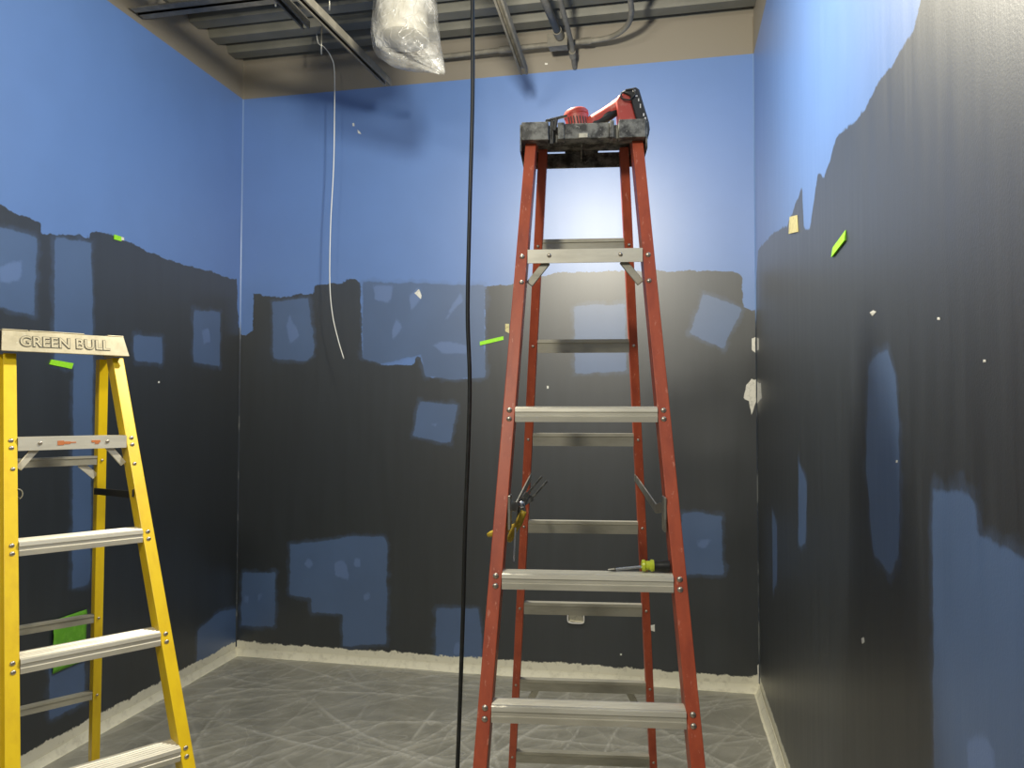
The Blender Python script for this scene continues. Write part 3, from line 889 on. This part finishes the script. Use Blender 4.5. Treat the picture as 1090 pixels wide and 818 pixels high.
# green film square
bm_ = MB(); g = 14
(a0, a1, z0a, z0b, z1a, z1b) = GREEN
for j in range(g + 1):
    for i in range(g + 1):
        s, t = i / g, j / g
        yy = a0 + (a1 - a0) * s; lo_ = z0a + (z0b - z0a) * s; hi_ = z1a + (z1b - z1a) * s
        bm_.v.append((XL + .006 + .008 * abs(mnoise.noise(Vector((s * 5, t * 5, 3)))), yy, lo_ + (hi_ - lo_) * t))
for j in range(g):
    for i in range(g):
        a = j * (g + 1) + i; bm_.f.append((a, a + 1, a + g + 2, a + g + 1)); bm_.mi.append(0)
gs = bm_.build('masking_film', M['green_sheet'], smooth='all')
mod = gs.modifiers.new('t', 'SOLIDIFY'); mod.thickness = .003
tag(gs, 'crinkled green film square taped low on the left wall behind yellow ladder', 'masking film')

# outlet box on the back wall
ob = empty('outlet_box', (-.553, D, .385))
tag(ob, 'open metal outlet box with a white rim low on the back wall', 'outlet box')
m = MB(); w_, h_ = .046, .032
m.box(-w_, w_, -.022, -.001, -h_, -h_ + .003); m.box(-w_, w_, -.022, -.001, h_ - .003, h_)
m.box(-w_, -w_ + .003, -.022, -.001, -h_, h_); m.box(w_ - .003, w_, -.022, -.001, -h_, h_); m.box(-w_, w_, -.004, -.001, -h_, h_)
m.build('box', M['galv'], ob, bevel=.001)
m = MB(); m.tube(smooth_path([(-w_ - .002, -.024, .02), (-w_ - .002, -.024, -h_ + .006), (-w_ + .012, -.024, -h_ - .004), (0, -.024, -h_ - .006), (w_ - .012, -.024, -h_ - .004), (w_ + .002, -.024, -h_ + .006), (w_ + .002, -.024, .02)], 4), .0035, 8)
m.build('rim', M['mark_white'], ob, smooth=True)

# ------------------------------------------------------------------ overhead
def channel(name, x0, y0, x1, y1, z, w, label, parent_cat='ceiling channel', hz=.041, group=None):
    """slotted strut channel, open side down"""
    a, b = Vector((x0, y0, z)), Vector((x1, y1, z)); d = (b - a).normalized(); s = Vector((d.y, -d.x, 0))
    t = .004; m = MB()
    pr = [(-w / 2, 0), (-w / 2, hz), (w / 2, hz), (w / 2, 0), (w / 2 - .010, 0), (w / 2 - .010, t), (w / 2 - t, t), (w / 2 - t, hz - t), (-w / 2 + t, hz - t), (-w / 2 + t, t), (-w / 2 + .010, t), (-w / 2 + .010, 0)]
    m.prism(pr, lambda p: a + s * p[0] + Vector((0, 0, p[1])), lambda p: b + s * p[0] + Vector((0, 0, p[1])))
    o = m.build(name, M['grey_metal']); tag(o, label, parent_cat, group); return o


for args in CHANNELS: channel(*args)


def pipe(name, pts, r, label, cat, parts=()):
    rt = empty(name, pts[0])
    tag(rt, label, cat)
    o = Vector(pts[0])
    m = MB(); m.tube([Vector(p) - o for p in pts], r, 14); m.build('pipe', M['grey_metal'], rt, smooth='all')
    for (a, b, rr) in parts:
        m = MB(); m.tube([Vector(a) - o, Vector(b) - o], rr, 14); m.build('coupling', M['grey_metal'], rt, smooth=True)
    return rt


for args in PIPES: pipe(*args)

jb = empty('junction_box', JBOX[0])
tag(jb, 'grey painted junction box where the ceiling conduits cross', 'junction box')
m = MB(); a, b, c = JBOX[1]; m.box(-a, a, -b, b, -c, c); m.build('box', M['grey_metal'], jb, bevel=.004)
m = MB(); m.box(-a - .003, a + .003, -b - .004, -b, -c - .003, c + .003); m.build('cover', M['grey_metal'], jb, bevel=.002)

# steel joist along the deck at upper left
js = empty('steel_joist', (XL + .02, JY, Z_DECK - .20))
tag(js, 'grey steel joist running along the deck at the upper left', 'joist')
for nm, z0, z1 in (('bottom_chord', 0, .035), ('top_chord', .165, .198)):
    m = MB(); L = 1.9
    m.box(0, L, -.055, -.006, z0, z0 + .006); m.box(0, L, -.012, -.006, z0, z1)
    m.box(0, L, .006, .055, z0, z0 + .006); m.box(0, L, .006, .012, z0, z1)
    m.build(nm, M['grey_metal'], js)
x = .03; k = 0
m = MB(); pts = []
while x < 1.9:
    pts.append((x, 0, .012 if k % 2 else .175)); x += .19; k += 1
m.tube(pts, .008, 8); m.build('web_bar', M['grey_metal'], js)

for x, y, z0, lb in RODS:
    m = MB(); m.tube([(x, y, z0), (x, y, Z_DECK + .02)], .0045, 8)
    o = m.build('threaded_rod', M['galv'], smooth='all'); tag(o, lb, 'rod')

# ------------------------------------------------------------------ bagged fixture
bx, by = BAG_XY
fx = empty('pendant_light', (bx - .008, by, 3.405))
tag(fx, 'cream cylinder pendant light inside the clear plastic bag', 'light fixture')
m = MB(); m.lathe((0, 0, 0), (0, 0, 1), [(0, .092), (.006, .120), (.018, .126), (.045, .124), (.09, .122), (.20, .122), (.24, .034)], 28)
m.build('shade', M['fixture'], fx, smooth=True)
m = MB(); m.lathe((0, 0, -.002), (0, 0, 1), [(0, .116), (.007, .128), (.015, .128), (.022, .118)], 28); m.build('rim', M['fixture'], fx, smooth=True)
m = MB(); m.lathe((0, 0, .24), (0, 0, 1), [(0, .012), (.34, .012)], 12); m.build('stem', M['grey_metal'], fx, smooth=True)


def bag():
    # (z, left, right) outline read down the bag, depth follows the width
    prof = [(4.03, -.04, .04), (3.99, -.12, .13), (3.94, -.160, .165), (3.84, -.170, .185), (3.76, -.180, .19), (3.68, -.186, .198), (3.62, -.176, .205), (3.58, -.155, .212), (3.555, -.12, .218), (3.53, -.06, .224), (3.505, .03, .230), (3.475, .12, .234), (3.45, .20, .236)]
    prof = [(1.625 + .877 * (a - 1.625), .877 * l_, .877 * r_) for a, l_, r_ in prof]
    n = 72; rings = []
    sub = 6
    P = []
    for i in range(len(prof) - 1):
        for k in range(sub):
            t = k / sub; P.append([prof[i][j] * (1 - t) + prof[i + 1][j] * t for j in range(3)])
    P.append(list(prof[-1]))
    m = MB()
    for i, (z, l, r) in enumerate(P):
        c = (l + r) / 2; hw = (r - l) / 2; hd = min(hw, .156) * (.95 if z > 3.28 else .55)
        ring = []
        for k in range(n):
            a = 2 * math.pi * k / n
            fold = mnoise.ridged_multi_fractal(Vector((math.cos(a) * 1.5 + z * 2.2, math.sin(a) * 1.5, z * 3.0)), 1.0, 2.2, 4, 1.0, 2.0)
            d = 1 + (fold - 1.1) * .075
            ring.append((bx + c + hw * math.cos(a) * (1 + (d - 1) * .4), by + hd * math.sin(a) * d, z + .010 * mnoise.noise(Vector((math.cos(a) * 3, math.sin(a) * 3, z * 9)))))
        rings.append(ring)
    m.loft(rings, cap=False)
    b = len(m.v) - n
    k = NT('clear_bag_film')
    k.b.inputs['Base Color'].default_value = (.42, .42, .41, 1); k.b.inputs['Roughness'].default_value = .2
    k.b.inputs['Specular IOR Level'].default_value = .9
    tr = k.n('ShaderNodeBsdfTransparent'); mx = k.n('ShaderNodeMixShader')
    tr.inputs[0].default_value = (.93, .93, .93, 1)
    v = k.coord()
    vo = k.n('ShaderNodeTexVoronoi'); vo.feature = 'DISTANCE_TO_EDGE'; vo.inputs['Scale'].default_value = 5.5
    nz = k.n('ShaderNodeTexNoise'); nz.inputs['Scale'].default_value = 6; k.l(v, nz.inputs['Vector'])
    ad = k.n('ShaderNodeVectorMath'); ad.operation = 'ADD'; k.l(v, ad.inputs[0]); k.l(nz.outputs[1], ad.inputs[1]); k.l(ad.outputs[0], vo.inputs['Vector'])
    ln = k.remap(vo.outputs['Distance'], .06, .0)
    fa = k.math('ADD', k.math('MULTIPLY', k.math('MULTIPLY', ln, k.remap(k.noise(v, 12, 3), .4, .6)), .3), k.remap(k.noise(v, 7, 3, .6), .42, .66, .12, .55), clamp=True)
    k.l(fa, mx.inputs[0]); k.l(tr.outputs[0], mx.inputs[1]); k.l(k.b.outputs[0], mx.inputs[2]); k.l(mx.outputs[0], k.out.inputs['Surface'])
    k.bump(k.math('ADD', k.noise(v, 11, 4, .6), k.math('MULTIPLY', ln, .15)), .8, .020)
    o = m.build('plastic_bag', k.m, smooth='all')
    tag(o, 'crumpled clear plastic bag tied around the hanging ceiling light', 'plastic bag')


bag()
